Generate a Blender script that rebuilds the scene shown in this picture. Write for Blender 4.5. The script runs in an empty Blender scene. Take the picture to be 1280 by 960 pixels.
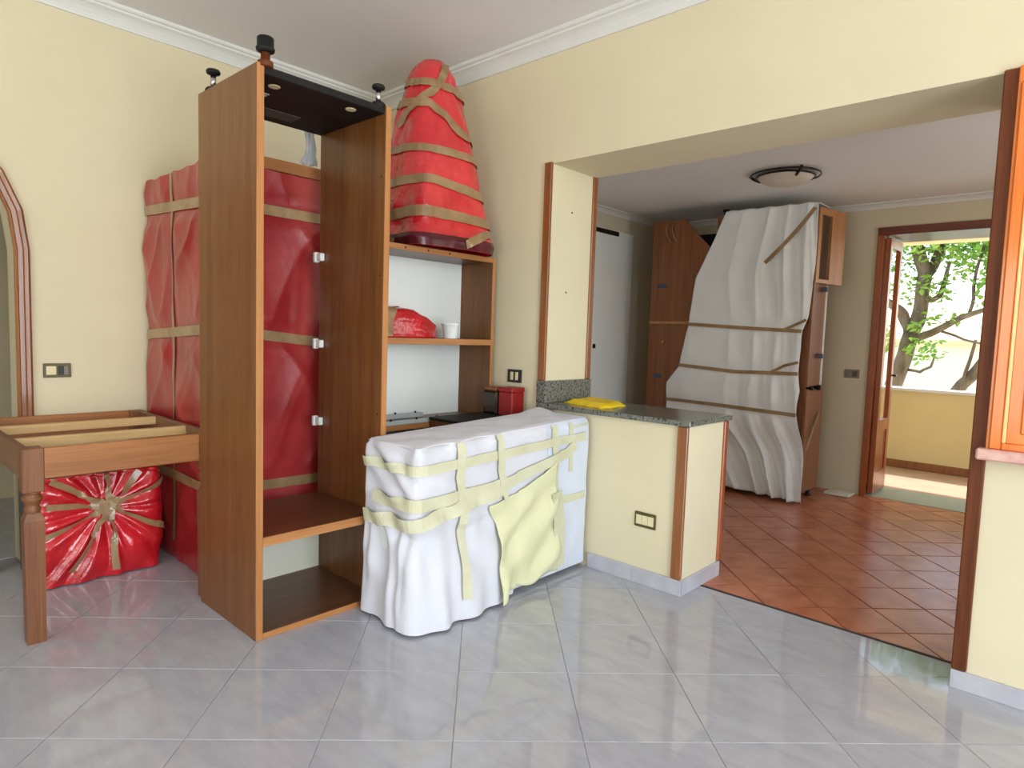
import bpy, bmesh, math, random
from mathutils import Vector, Matrix, noise
random.seed(7)
PI = math.pi
V = Vector
SC = bpy.context.scene
COL = SC.collection

# ------------------------------------------------------------------ camera
cd = bpy.data.cameras.new('camera')
cam = bpy.data.objects.new('camera', cd)
COL.objects.link(cam)
SC.camera = cam
cd.sensor_fit = 'HORIZONTAL'
cd.sensor_width = 36.0
cd.lens = 801.72 / 1280 * 36.0
cd.clip_start = 0.05
yaw, pitch, roll = -0.74296, -0.0782383, 0.0330989
F = V((math.sin(yaw)*math.cos(pitch), math.cos(yaw)*math.cos(pitch), math.sin(pitch)))
r0 = V((math.cos(yaw), -math.sin(yaw), 0)); u0 = r0.cross(F)
Rr = math.cos(roll)*r0 + math.sin(roll)*u0
Uu = -math.sin(roll)*r0 + math.cos(roll)*u0
m = Matrix.Identity(4)
for i in range(3):
    m[i][0] = Rr[i]; m[i][1] = Uu[i]; m[i][2] = -F[i]
m.translation = (4.13, -2.931, 1.30)
cam.matrix_world = m

# ------------------------------------------------------------------ light
SUN_EL, SUN_AZ = math.radians(57), math.radians(28)   # azimuth from +y towards +x
w = bpy.data.worlds.new('world'); SC.world = w; w.use_nodes = True
nt = w.node_tree
bg = nt.nodes['Background']
sky = nt.nodes.new('ShaderNodeTexSky'); sky.sky_type = 'NISHITA'
sky.sun_disc = False; sky.sun_elevation = SUN_EL; sky.sun_rotation = SUN_AZ
sky.dust_density = 2.0; sky.air_density = 1.0
nt.links.new(sky.outputs[0], bg.inputs[0])
bg.inputs[1].default_value = 0.55
sl = bpy.data.lights.new('sun', 'SUN'); sl.energy = 6.5; sl.angle = 0.009; sl.color = (1, .95, .86)
so = bpy.data.objects.new('sun', sl); COL.objects.link(so)
sd = V((math.sin(SUN_AZ)*math.cos(SUN_EL), math.cos(SUN_AZ)*math.cos(SUN_EL), math.sin(SUN_EL)))
so.rotation_euler = sd.to_track_quat('Z', 'Y').to_euler()
so.location = (6, 10, 12)

def added_daylight(name, loc, direction, sx, sy, power, color):
    l = bpy.data.lights.new(name, 'AREA'); l.shape = 'RECTANGLE'; l.size = sx; l.size_y = sy
    l.energy = power; l.color = color
    o = bpy.data.objects.new(name, l); COL.objects.link(o); o.location = loc
    o.rotation_euler = V(direction).to_track_quat('-Z', 'Z').to_euler()
    return o
# area lamps standing in for daylight, at added openings out of view
added_daylight('added_daylight_right', (7.92, -2.75, 1.25), (-1, 0, -.08), 3.7, 2.3, 285, (.84, .93, 1.0))
added_daylight('added_daylight_rear', (3.2, -5.5, 1.4), (-.25, 1, .15), 3.0, 1.7, 56, (1.0, .97, .90))
added_daylight('added_daylight_kitchen', (4.86, 1.75, 1.45), (-1, 0, 0), 1.2, 1.1, 8, (.95, .98, 1.0))  # lamp at an added, unseen window, brightening the kitchen from the right

SC.view_settings.view_transform = 'Standard'
SC.view_settings.look = 'None'
SC.view_settings.gamma = 1.0
SC.view_settings.use_curve_mapping = False
SC.view_settings.exposure = -0.02

# ------------------------------------------------------------------ materials
MATS = {}
def srgb(c):
    return tuple(((x/255)/12.92 if x/255 <= .04045 else ((x/255+.055)/1.055)**2.4) for x in c)
def mat(name, rgb, rough=.5, spec=.5, metal=0, var=.0, scale=6, bump=0, bscale=40, coat=0, stretch=(1,1,1),
        rgb2=None, rand=False, alpha=1, trans=0, sheen=0, sss=0, detail=4, bdist=.01):
    """Principled material; base colour wanders between rgb and rgb2 with a noise, bump from a second noise."""
    mt = bpy.data.materials.new(name); mt.use_nodes = True
    n = mt.node_tree.nodes; L = mt.node_tree.links
    b = n['Principled BSDF']
    c1 = srgb(rgb)
    c2 = srgb(rgb2) if rgb2 else tuple(max(0, x*(1-var)) for x in c1)
    b.inputs['Roughness'].default_value = rough
    b.inputs['Specular IOR Level'].default_value = spec
    b.inputs['Metallic'].default_value = metal
    b.inputs['Coat Weight'].default_value = coat
    b.inputs['Coat Roughness'].default_value = .12
    b.inputs['Alpha'].default_value = alpha
    b.inputs['Transmission Weight'].default_value = trans
    if sheen: b.inputs['Sheen Weight'].default_value = sheen
    tc = n.new('ShaderNodeTexCoord'); mp = n.new('ShaderNodeMapping')
    mp.inputs['Scale'].default_value = stretch
    L.new(tc.outputs['Object'], mp.inputs['Vector'])
    vec = mp.outputs['Vector']
    if rand:
        oi = n.new('ShaderNodeObjectInfo'); ml = n.new('ShaderNodeMath'); ml.operation = 'MULTIPLY'
        ml.inputs[1].default_value = 60
        L.new(oi.outputs['Random'], ml.inputs[0])
        va = n.new('ShaderNodeVectorMath'); va.operation = 'ADD'
        L.new(vec, va.inputs[0]); L.new(ml.outputs[0], va.inputs[1]); vec = va.outputs[0]
    if var or rgb2:
        nz = n.new('ShaderNodeTexNoise'); nz.inputs['Scale'].default_value = scale; nz.inputs['Detail'].default_value = detail
        L.new(vec, nz.inputs['Vector'])
        rp = n.new('ShaderNodeValToRGB')
        rp.color_ramp.elements[0].color = (*c1, 1); rp.color_ramp.elements[1].color = (*c2, 1)
        rp.color_ramp.elements[0].position = .35; rp.color_ramp.elements[1].position = .65
        L.new(nz.outputs['Fac'], rp.inputs['Fac']); L.new(rp.outputs['Color'], b.inputs['Base Color'])
    else:
        b.inputs['Base Color'].default_value = (*c1, 1)
    if bump:
        nb = n.new('ShaderNodeTexNoise'); nb.inputs['Scale'].default_value = bscale; nb.inputs['Detail'].default_value = 3
        L.new(vec, nb.inputs['Vector'])
        bp = n.new('ShaderNodeBump'); bp.inputs['Strength'].default_value = bump; bp.inputs['Distance'].default_value = bdist
        L.new(nb.outputs['Fac'], bp.inputs['Height']); L.new(bp.outputs['Normal'], b.inputs['Normal'])
    MATS[name] = mt
    return mt

def marble_mat():
    mt = mat('marble', (180, 180, 187), rough=.05, spec=.75, rgb2=(168, 168, 176), scale=5, rand=True)
    n = mt.node_tree.nodes; L = mt.node_tree.links; b = n['Principled BSDF']
    nz = [x for x in n if x.bl_idname == 'ShaderNodeTexNoise'][0]
    nz.inputs['Distortion'].default_value = .35; nz.inputs['Detail'].default_value = 10; nz.inputs['Scale'].default_value = 6
    nz.inputs['Roughness'].default_value = .62
    mp_ = [x for x in n if x.bl_idname == 'ShaderNodeMapping'][0]; mp_.inputs['Scale'].default_value = (1, 2.6, 1)
    return mt

def wood(name, a, b_, rough=.35, spec=.4, freq=9, axis='Z', coat=0, band=.5):
    """Wood whose grain runs along the given axis."""
    mt = bpy.data.materials.new(name); mt.use_nodes = True
    n = mt.node_tree.nodes; L = mt.node_tree.links; b = n['Principled BSDF']
    b.inputs['Roughness'].default_value = rough; b.inputs['Specular IOR Level'].default_value = spec
    b.inputs['Coat Weight'].default_value = coat; b.inputs['Coat Roughness'].default_value = .1
    tc = n.new('ShaderNodeTexCoord'); mp = n.new('ShaderNodeMapping')
    s = [1, 1, 1]; s['XYZ'.index(axis)] = .035
    mp.inputs['Scale'].default_value = s
    oi = n.new('ShaderNodeObjectInfo'); ml = n.new('ShaderNodeMath'); ml.operation = 'MULTIPLY'; ml.inputs[1].default_value = 40
    va = n.new('ShaderNodeVectorMath'); va.operation = 'ADD'
    L.new(tc.outputs['Object'], mp.inputs['Vector']); L.new(oi.outputs['Random'], ml.inputs[0])
    L.new(mp.outputs['Vector'], va.inputs[0]); L.new(ml.outputs[0], va.inputs[1])
    nz = n.new('ShaderNodeTexNoise'); nz.inputs['Scale'].default_value = freq; nz.inputs['Detail'].default_value = 2
    n2 = n.new('ShaderNodeTexNoise'); n2.inputs['Scale'].default_value = freq*9; n2.inputs['Detail'].default_value = 4
    L.new(va.outputs[0], nz.inputs['Vector']); L.new(va.outputs[0], n2.inputs['Vector'])
    mx = n.new('ShaderNodeMath'); mx.operation = 'MULTIPLY_ADD'; mx.inputs[1].default_value = band
    sc = n.new('ShaderNodeMath'); sc.operation = 'MULTIPLY'; sc.inputs[1].default_value = 1-band
    L.new(n2.outputs['Fac'], sc.inputs[0]); L.new(nz.outputs['Fac'], mx.inputs[0]); L.new(sc.outputs[0], mx.inputs[2])
    rp = n.new('ShaderNodeValToRGB')
    rp.color_ramp.elements[0].color = (*srgb(a), 1); rp.color_ramp.elements[1].color = (*srgb(b_), 1)
    rp.color_ramp.elements[0].position = .36; rp.color_ramp.elements[1].position = .64
    L.new(mx.outputs[0], rp.inputs['Fac']); L.new(rp.outputs['Color'], b.inputs['Base Color'])
    bp = n.new('ShaderNodeBump'); bp.inputs['Strength'].default_value = .08; bp.inputs['Distance'].default_value = .004
    L.new(n2.outputs['Fac'], bp.inputs['Height']); L.new(bp.outputs['Normal'], b.inputs['Normal'])
    MATS[name] = mt
    return mt

def granite_mat():
    mt = mat('granite', (92, 94, 90), rough=.18, rgb2=(40, 44, 44), scale=70)
    n = mt.node_tree.nodes
    rp = [x for x in n if x.bl_idname == 'ShaderNodeValToRGB'][0]
    e = rp.color_ramp.elements.new(.45); e.color = (*srgb((132, 132, 122)), 1)
    return mt

mat('wall', (224, 212, 180), .85, .2, var=.05, scale=1.6, bump=.05, bscale=60)
mat('wall_kitchen', (214, 203, 178), .85, .2, var=.07, scale=1.4, bump=.05, bscale=60)
mat('ceiling', (236, 235, 233), .9, .1, var=.03, scale=1.2)
mat('plaster', (226, 226, 222), .6, .3, var=.03, scale=8)
mat('grout', (160, 158, 162), .7)
mat('grout_dark', (62, 48, 42), .8)
marble_mat()
mat('marble_skirt', (190, 188, 194), .2, rgb2=(176, 174, 182), scale=9, rand=True)
mat('terracotta', (192, 118, 84), .24, .5, rgb2=(168, 96, 66), scale=7, rand=True, bump=.12, bscale=25)
granite_mat()
mat('pink_marble', (222, 178, 165), .25, rgb2=(206, 150, 140), scale=22)
mat('threshold', (142, 150, 138), .35, var=.15, scale=18)
mat('green_marble', (150, 172, 158), .3, var=.2, scale=9)
wood('laminate', (136, 88, 46), (104, 63, 30), .33, .4, 16, 'Z')
wood('laminate_x', (104, 64, 38), (82, 48, 28), .33, .4, 16, 'X')
wood('laminate_y', (112, 70, 44), (88, 53, 32), .33, .4, 16, 'Y')
wood('edge', (190, 132, 80), (168, 110, 62), .4, .4, 18, 'Z')
wood('edge_y', (190, 132, 80), (168, 110, 62), .4, .4, 18, 'Y')
wood('casing', (154, 94, 46), (122, 70, 32), .3, .5, 22, 'Z', coat=.3)
wood('casing_dark', (118, 62, 30), (84, 42, 20), .5, .25, 22, 'Z')
wood('casing_red', (172, 92, 44), (136, 66, 30), .3, .5, 22, 'Z', coat=.3)
wood('casing_red_x', (120, 56, 32), (92, 40, 24), .3, .5, 22, 'X', coat=.3)
wood('orange_wood', (238, 134, 44), (222, 108, 26), .25, .5, 12, 'Z', coat=.5)
wood('orange_highlight', (250, 206, 140), (240, 184, 110), .3, .5, 12, 'Z', coat=.3)  # paler orange for the highlight along the shutter bevel
wood('table_wood', (176, 116, 66), (146, 92, 50), .4, .4, 14, 'Y')
wood('table_dark', (136, 86, 52), (106, 64, 38), .4, .4, 14, 'Z')
wood('table_side', (132, 92, 66), (104, 70, 50), .4, .4, 14, 'X')
wood('batten', (222, 188, 134), (202, 164, 108), .5, .3, 14, 'Y')
wood('kitchen_wood', (150, 96, 58), (118, 70, 40), .35, .4, 14, 'Z')
wood('kitchen_pale', (196, 140, 92), (170, 112, 70), .4, .4, 14, 'Z')
mat('white_board', (242, 245, 242), .35, var=.03, scale=3)
mat('cream_board', (226, 222, 204), .5, var=.04, scale=3)
mat('black_plastic', (26, 25, 24), .6, .3, var=.3, scale=9)
mat('black_metal', (34, 28, 24), .35, metal=.6)
mat('steel', (190, 188, 184), .25, metal=1)
mat('grey_metal', (176, 182, 180), .4)
mat('red_plastic', (214, 30, 42), .22, .6, rgb2=(176, 14, 26), scale=5, bump=.6, bscale=14, bdist=.02, coat=.5)
mat('red_plastic_dull', (176, 54, 54), .32, .5, rgb2=(150, 30, 34), scale=3, bump=.25, bscale=9, bdist=.02, coat=.2)
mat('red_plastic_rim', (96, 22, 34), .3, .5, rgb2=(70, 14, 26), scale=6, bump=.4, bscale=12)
mat('red_plastic_bright', (224, 58, 60), .25, .6, rgb2=(200, 28, 38), scale=4, bump=.6, bscale=14, bdist=.02, coat=.4)
mat('tape', (166, 136, 98), .3, .5, rgb2=(144, 114, 78), scale=12, coat=.3, bump=.2, bscale=60)
mat('masking', (212, 210, 182), .6, .3, rgb2=(204, 200, 168), scale=12)
mat('cloth', (218, 217, 224), .9, .1, var=.04, scale=5, sheen=.2, bump=.25, bscale=30)
mat('cloth_grey', (238, 240, 242), .9, .1, var=.04, scale=5, sheen=.2, bump=.2, bscale=30)
mat('plastic_white', (214, 220, 234), .35, .5, var=.03, scale=4, bump=.4, bscale=18, bdist=.01)
mat('cloth_cream', (220, 218, 178), .9, .1, var=.06, scale=6, bump=.3, bscale=24)
mat('yellow_cloth', (246, 214, 18), .45, .4, rgb2=(230, 192, 10), scale=14, bump=.4, bscale=30)
mat('cardboard_dark', (84, 80, 78), .7, var=.2, scale=8)
mat('dark_glass', (52, 34, 26), .1, .6)
mat('red_tin', (150, 26, 26), .3, .5, var=.2, scale=9)
mat('clear_film', (190, 196, 206), .15, .6, alpha=.55, bump=.6, bscale=20)
mat('frosted', (214, 204, 188), .45, .5, var=.04, scale=4)
mat('outlet_black', (26, 24, 22), .35)
mat('outlet_brass', (88, 80, 48), .4, metal=.3)
mat('outlet_cream', (226, 212, 168), .4)
mat('outlet_grey', (126, 118, 108), .5)
mat('blue_tape', (74, 74, 96), .5)
mat('grey_film', (120, 112, 118), .5)
mat('balcony_wall', (226, 206, 150), .85, .2, var=.05, scale=2)
mat('balcony_tile', (190, 162, 138), .5, var=.15, scale=4)
mat('beam', (238, 214, 160), .8)
mat('bark', (142, 126, 108), .9, .1, rgb2=(98, 84, 72), scale=9, stretch=(1, 1, .3), bump=.6, bscale=24)
mat('leaf', (168, 200, 96), .5, .3, rgb2=(128, 176, 66), scale=2)
mat('far_wall', (244, 238, 206), .9, .1)
mat('far_ground', (196, 196, 176), .9, .1, var=.1, scale=.3)
gm = bpy.data.materials.new('glass'); gm.use_nodes = True
b_ = gm.node_tree.nodes['Principled BSDF']
b_.inputs['Base Color'].default_value = (1, 1, 1, 1); b_.inputs['Roughness'].default_value = 0
b_.inputs['Transmission Weight'].default_value = 1; b_.inputs['IOR'].default_value = 1.02
MATS['glass'] = gm

# ------------------------------------------------------------------ builders
ORG = {}          # world location of each root / part (no rotations on parents)
def link(o, parent=None):
    COL.objects.link(o)
    if parent is not None: o.parent = parent
def props(o, label=None, cat=None, group=None, kind=None):
    if label: o['label'] = label
    if cat: o['category'] = cat
    if group: o['group'] = group
    if kind: o['kind'] = kind
    return o
def thing(name, loc, label, cat, group=None):
    o = bpy.data.objects.new(name, None); COL.objects.link(o)
    o.location = loc; o.empty_display_size = .1
    ORG[o.name] = V(loc)
    return props(o, label, cat, group)

class MB:
    """Collects shapes in world coordinates; build() links them as one mesh object."""
    def __init__(s): s.bm = bmesh.new(); s.smooth = False
    def box(s, x0, x1, y0, y1, z0, z1, bev=0.0, rot=None):
        g = bmesh.ops.create_cube(s.bm, size=1)
        vs = g['verts']
        c = V(((x0+x1)/2, (y0+y1)/2, (z0+z1)/2))
        for v in vs:
            v.co = V((v.co.x*(x1-x0), v.co.y*(y1-y0), v.co.z*(z1-z0))) + c
        if bev:
            es = list({e for v in vs for e in v.link_edges})
            r = bmesh.ops.bevel(s.bm, geom=es, offset=bev, segments=1, affect='EDGES')
            vs = list({v for f in r['faces'] for v in f.verts} | {v for v in vs if v.is_valid})
        if rot:
            p, mx = rot
            for v in vs: v.co = mx @ (v.co - V(p)) + V(p)
        return s
    def lathe(s, c, prof, n=24, axis='Z', cap=True):
        """prof: (radius, along) pairs around an axis through c."""
        rings = []
        for r, h in prof:
            ring = []
            for i in range(n):
                a = 2*PI*i/n
                p = {'Z': V((r*math.cos(a), r*math.sin(a), h)), 'X': V((h, r*math.cos(a), r*math.sin(a))),
                     'Y': V((r*math.sin(a), h, r*math.cos(a)))}[axis]
                ring.append(s.bm.verts.new(V(c)+p))
            rings.append(ring)
        for a, b in zip(rings, rings[1:]):
            for i in range(n):
                f = s.bm.faces.new((a[i], a[(i+1) % n], b[(i+1) % n], b[i])); f.smooth = True
        if cap:
            s.bm.faces.new(rings[0][::-1]); s.bm.faces.new(rings[-1])
        return s
    def tube(s, pts, rads, n=8, cap=True):
        pts = [V(p) for p in pts]
        if not hasattr(rads, '__len__'): rads = [rads]*len(pts)
        rings = []; ref = None
        for i, p in enumerate(pts):
            t = (pts[min(i+1, len(pts)-1)] - pts[max(i-1, 0)]).normalized()
            if ref is None: ref = t.orthogonal().normalized()
            ref = (ref - t*ref.dot(t)).normalized(); bn = t.cross(ref)
            rings.append([s.bm.verts.new(p + rads[i]*(math.cos(2*PI*k/n)*ref + math.sin(2*PI*k/n)*bn)) for k in range(n)])
        for a, b in zip(rings, rings[1:]):
            for i in range(n):
                f = s.bm.faces.new((a[i], a[(i+1) % n], b[(i+1) % n], b[i])); f.smooth = True
        if cap: s.bm.faces.new(rings[0][::-1]); s.bm.faces.new(rings[-1])
        return s
    def prism(s, poly, d):
        """poly: world points of a planar polygon, swept by vector d."""
        a = [s.bm.verts.new(V(p)) for p in poly]; b = [s.bm.verts.new(V(p)+V(d)) for p in poly]
        n = len(a)
        s.bm.faces.new(a[::-1]); s.bm.faces.new(b)
        for i in range(n): s.bm.faces.new((a[i], a[(i+1) % n], b[(i+1) % n], b[i]))
        return s
    def grid(s, fn, us, vs, close_u=False, smooth=True):
        rows = [[s.bm.verts.new(fn(u, v)) for u in us] for v in vs]
        nu = len(us)
        for a, b in zip(rows, rows[1:]):
            for i in range(nu if close_u else nu-1):
                f = s.bm.faces.new((a[i], a[(i+1) % nu], b[(i+1) % nu], b[i])); f.smooth = smooth
        return rows
    def build(s, name, m_, parent=None, loc=None, **kw):
        me = bpy.data.meshes.new(name)
        bmesh.ops.recalc_face_normals(s.bm, faces=s.bm.faces)
        base = ORG[parent.name] if parent is not None else V((0, 0, 0))
        if loc is None: loc = base.copy()
        loc = V(loc)
        for v in s.bm.verts: v.co -= loc
        s.bm.to_mesh(me); s.bm.free()
        me.materials.append(MATS[m_])
        o = bpy.data.objects.new(name, me); link(o, parent)
        o.location = loc - base
        ORG[o.name] = loc
        props(o, **kw)
        return o

def lin(a, b, n): return [a + (b-a)*i/(n-1) for i in range(n)]
def interp(tab, x):
    if x <= tab[0][0]: return tab[0][1]
    for (a, fa), (b, fb) in zip(tab, tab[1:]):
        if x <= b: return fa + (fb-fa)*(x-a)/(b-a)
    return tab[-1][1]
def sstep(a, b, x):
    t = min(1, max(0, (x-a)/(b-a))); return t*t*(3-2*t)
def nz(x, y, z=0): return noise.noise(V((x, y, z)))
def ridge(x, y, z=0): return 1-abs(noise.noise(V((x, y, z))))*2

def rrect(s, cx, cy, hx, hy, r=.03):
    """Walk a rounded rectangle by metres s: from (-x,-y) corner along -y side, +x side, +y side, -x side.
    Returns point and outward normal."""
    P = 4*(hx+hy); s = s % P
    W, H = 2*hx, 2*hy
    if s < W: p = V((-hx+s, -hy)); n = V((0, -1)); e = min(s, W-s); sx = 1 if s > hx else -1; k = 0
    elif s < W+H: t = s-W; p = V((hx, -hy+t)); n = V((1, 0)); e = min(t, H-t); sx = 1 if t > hy else -1; k = 1
    elif s < 2*W+H: t = s-W-H; p = V((hx-t, hy)); n = V((0, 1)); e = min(t, W-t); sx = 1 if t > hx else -1; k = 2
    else: t = s-2*W-H; p = V((-hx, hy-t)); n = V((-1, 0)); e = min(t, H-t); sx = 1 if t > hy else -1; k = 3
    if e < r:
        tang = [V((1, 0)), V((0, 1)), V((-1, 0)), V((0, -1))][k]
        f = (1-e/r)
        n2 = (n*(1-.5*f) + tang*sx*.5*f).normalized()
        p = p - (n + tang*sx)*(.29*r*f*f); n = n2
    return V((p.x+cx, p.y+cy, 0)), V((n.x, n.y, 0))

def surf_normal(S, a, b, out):
    e = .004
    n = (S(a+e, b)-S(a-e, b)).cross(S(a, b+e)-S(a, b-e))
    if n.length < 1e-12: return V(out)
    n.normalize()
    return n if n.dot(V(out)) > 0 else -n
def ribbon(S, path, width, centre, off=.005, n=10):
    """Tape laid on surface S(a,b) along the polyline path of (a,b); returns an MB."""
    mb = MB(); pts = []
    for (a0, b0), (a1, b1) in zip(path, path[1:]):
        k = max(2, n)
        for i in range(k):
            pts.append((a0+(a1-a0)*i/k, b0+(b1-b0)*i/k))
    pts.append(path[-1])
    P = [S(*p) for p in pts]; rows = []
    for i, p in enumerate(P):
        nrm = surf_normal(S, *pts[i], p - V(centre))
        t = P[min(i+1, len(P)-1)]-P[max(i-1, 0)]
        sd_ = nrm.cross(t).normalized()
        rows.append([mb.bm.verts.new(p + sd_*width*k + nrm*(off+.0012*j)) for j, ks in ((0, (-.5, -.17, .17, .5)), (1, (.5, .17, -.17, -.5))) for k in ks])
    q = 8
    for a, b in zip(rows, rows[1:]):
        for i in range(q): mb.bm.faces.new((a[i], a[(i+1) % q], b[(i+1) % q], b[i]))
    mb.bm.faces.new(rows[0]); mb.bm.faces.new(rows[-1][::-1])
    return mb

# ================================================================== SETTING
XR, YB, ZC = 8.0, -5.6, 3.0
DO = 0.43                        # thickness of the back wall
# --- floor slabs
mb = MB(); mb.box(-.15, XR+.15, YB-.15, .43, -.12, -.004)
floor = mb.build('floor', 'grout', kind='structure', label='pale marble floor laid diagonally', loc=(0, 0, 0))
mb = MB(); mb.box(.3, 5.05, .22, 3.32, -.11, -.0035)
floor_k = mb.build('floor_kitchen', 'grout_dark', kind='structure', label='terracotta tiled kitchen floor laid diagonally', loc=(0, 0, 0))

def clip(poly, x0, x1, y0, y1):
    for ax, val, sgn in ((0, x0, 1), (0, x1, -1), (1, y0, 1), (1, y1, -1)):
        out = []
        for i in range(len(poly)):
            a, b = poly[i], poly[(i+1) % len(poly)]
            da, db = sgn*(a[ax]-val), sgn*(b[ax]-val)
            if da >= 0: out.append(a)
            if (da >= 0) != (db >= 0):
                t = da/(da-db); out.append((a[0]+(b[0]-a[0])*t, a[1]+(b[1]-a[1])*t))
        poly = out
        if len(poly) < 3: return []
    return poly
def area(p): return abs(sum(p[i][0]*p[(i+1) % len(p)][1]-p[(i+1) % len(p)][0]*p[i][1] for i in range(len(p))))/2
def diagonal_tiles(parent, name, matn, pitch, u0_, v0_, rects, gap, top, jitter=0):
    R2 = math.sqrt(.5); h = (pitch-gap)/2
    shared = None
    for i in range(-40, 60):
        for j in range(-60, 40):
            uc, vc = u0_+(i+.5)*pitch, v0_+(j+.5)*pitch
            cx, cy = (uc-vc)*R2, (uc+vc)*R2
            for (x0, x1, y0, y1) in rects:
                if cx < x0-.4 or cx > x1+.4 or cy < y0-.4 or cy > y1+.4: continue
                full = [((uc+a-vc-b)*R2, (uc+a+vc+b)*R2) for a, b in ((-h, -h), (h, -h), (h, h), (-h, h))]
                p = clip(full, x0, x1, y0, y1)
                if len(p) < 3 or area(p) < 4e-4: continue
                whole = abs(area(p)-(2*h)**2) < 1e-6
                if whole and shared is not None: me = shared
                else:
                    bm = bmesh.new()
                    q = [(x-cx, y-cy) for x, y in p]
                    ins = .0016 if whole else .0
                    t = [bm.verts.new((x*(1-ins/h), y*(1-ins/h), 0)) for x, y in q]
                    s_ = [bm.verts.new((x, y, -.0015)) for x, y in q]
                    lo = [bm.verts.new((x, y, -.008)) for x, y in q]
                    bm.faces.new(t)
                    k = len(q)
                    for A, B in ((s_, t), (lo, s_)):
                        for e in range(k): bm.faces.new((A[e], A[(e+1) % k], B[(e+1) % k], B[e]))
                    bmesh.ops.recalc_face_normals(bm, faces=bm.faces)
                    me = bpy.data.meshes.new(name); bm.to_mesh(me); bm.free()
                    me.materials.append(MATS[matn])
                    if whole: shared = me
                o = bpy.data.objects.new(name, me); link(o, parent)
                o.location = (cx, cy, top + random.uniform(-jitter, jitter))
                o.rotation_euler = (random.uniform(-1, 1)*jitter*1.5, random.uniform(-1, 1)*jitter*1.5, 0)
diagonal_tiles(floor, 'marble_tile', 'marble', .42, 1.62, -2.62, [(0, XR, YB, 0.0), (2.64, 3.80, 0.0, .205)], .0016, 0.0)
diagonal_tiles(floor_k, 'terracotta_tile', 'terracotta', .2655, 2.80, -2.25, [(.6, 4.9, .222, 3.2)], .007, .002, .0007)
mb = MB(); mb.box(2.64, 3.80, .205, .222, -.02, .003)
mb.build('threshold_strip', 'grout_dark', kind='structure', label='thin dark joint strip between marble and terracotta', loc=(2.64, .205, 0))

# --- walls of the living room
mb = MB()
mb.box(-.02, 1.70, 0, DO, 0, ZC); mb.box(1.70, 3.80, 0, DO, 2.29, ZC); mb.box(3.80, 5.05, 0, DO, 0, ZC); mb.box(5.05, XR+.15, 0, DO, 0, ZC)
wall_back = mb.build('wall_back', 'wall', kind='structure', loc=(0, 0, 0))
mb = MB(); mb.box(1.70, 2.64, 0, DO, 0, .868)
wall_low = mb.build('wall_low', 'wall', kind='structure', label='cream half-height wall closing part of the opening', loc=(1.7, 0, 0))
# left wall with a tall arched doorway
AC, ASP = -2.68, 1.65
def arch_pts(a, b, n=10):
    return [(AC + a*math.cos(PI*i/n), ASP + b*math.sin(PI*i/n)) for i in range(n+1)]
mb = MB()
mb.box(-.15, 0, AC+.45, 0, 0, ZC); mb.box(-.15, 0, YB, AC-.45, 0, ZC)
ap = arch_pts(.45, .58)
for (ya, za), (yb, zb) in zip(ap, ap[1:]):
    mb.prism([(-.15, ya, za), (-.15, ya, ZC), (-.15, yb, ZC), (-.15, yb, zb)], (.15, 0, 0))
mb.build('wall_left', 'wall', kind='structure', loc=(0, 0, 0))
# right wall with added glazed door opening, rear wall with added window opening
mb = MB()
mb.box(XR, XR+.15, -.85, 0, 0, ZC); mb.box(XR, XR+.15, YB, -4.65, 0, ZC); mb.box(XR, XR+.15, -4.65, -.85, 2.4, ZC)
mb.build('wall_right', 'wall', kind='structure', loc=(XR, 0, 0))
mb = MB()
mb.box(-.15, 1.7, YB-.15, YB, 0, ZC); mb.box(4.7, XR+.15, YB-.15, YB, 0, ZC)
mb.box(1.7, 4.7, YB-.15, YB, 0, .55); mb.box(1.7, 4.7, YB-.15, YB, 2.25, ZC)
mb.build('wall_rear', 'wall', kind='structure', loc=(0, YB, 0))
mb = MB(); mb.box(-.15, XR+.15, YB-.15, DO, ZC, ZC+.12)
mb.build('ceiling', 'ceiling', kind='structure', loc=(0, 0, ZC))
# frames of the added openings, out of view
for nm, pl in (('window_2', 'x'), ('window_3', 'y')):
    mb = MB()
    if pl == 'x':
        for y in (-4.65, -3.4, -2.12, -.91): mb.box(XR+.02, XR+.08, y, y+.06, 0, 2.4)
        mb.box(XR+.02, XR+.08, -4.65, -.85, 2.34, 2.4)
    else:
        for x in (1.7, 3.17, 4.64): mb.box(x, x+.06, YB-.1, YB-.04, .55, 2.25)
        mb.box(1.7, 4.7, YB-.1, YB-.04, .55, .61); mb.box(1.7, 4.7, YB-.1, YB-.04, 2.19, 2.25)
    mb.build(nm, 'casing', kind='structure', loc=(XR, -2, 0) if pl == 'x' else (3, YB, 0))
# corridor behind the arch
mb = MB()
mb.box(-1.75, -1.6, -4.0, -1.3, 0, 2.7); mb.box(-1.6, -.15, -1.45, -1.3, 0, 2.7); mb.box(-1.6, -.15, -4.0, -3.85, 0, 2.7)
mb.build('wall_corridor', 'wall', kind='structure', loc=(-1.6, -2.6, 0))
mb = MB(); mb.box(-1.75, -.15, -4.0, -1.3, 2.7, 2.8); mb.build('ceiling_corridor', 'ceiling', kind='structure', loc=(-1, -2.6, 2.7))
mb = MB(); mb.box(-1.75, -.15, -4.0, -1.3, -.12, 0); mb.build('floor_corridor', 'marble', kind='structure', loc=(-1, -2.6, 0))

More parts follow.
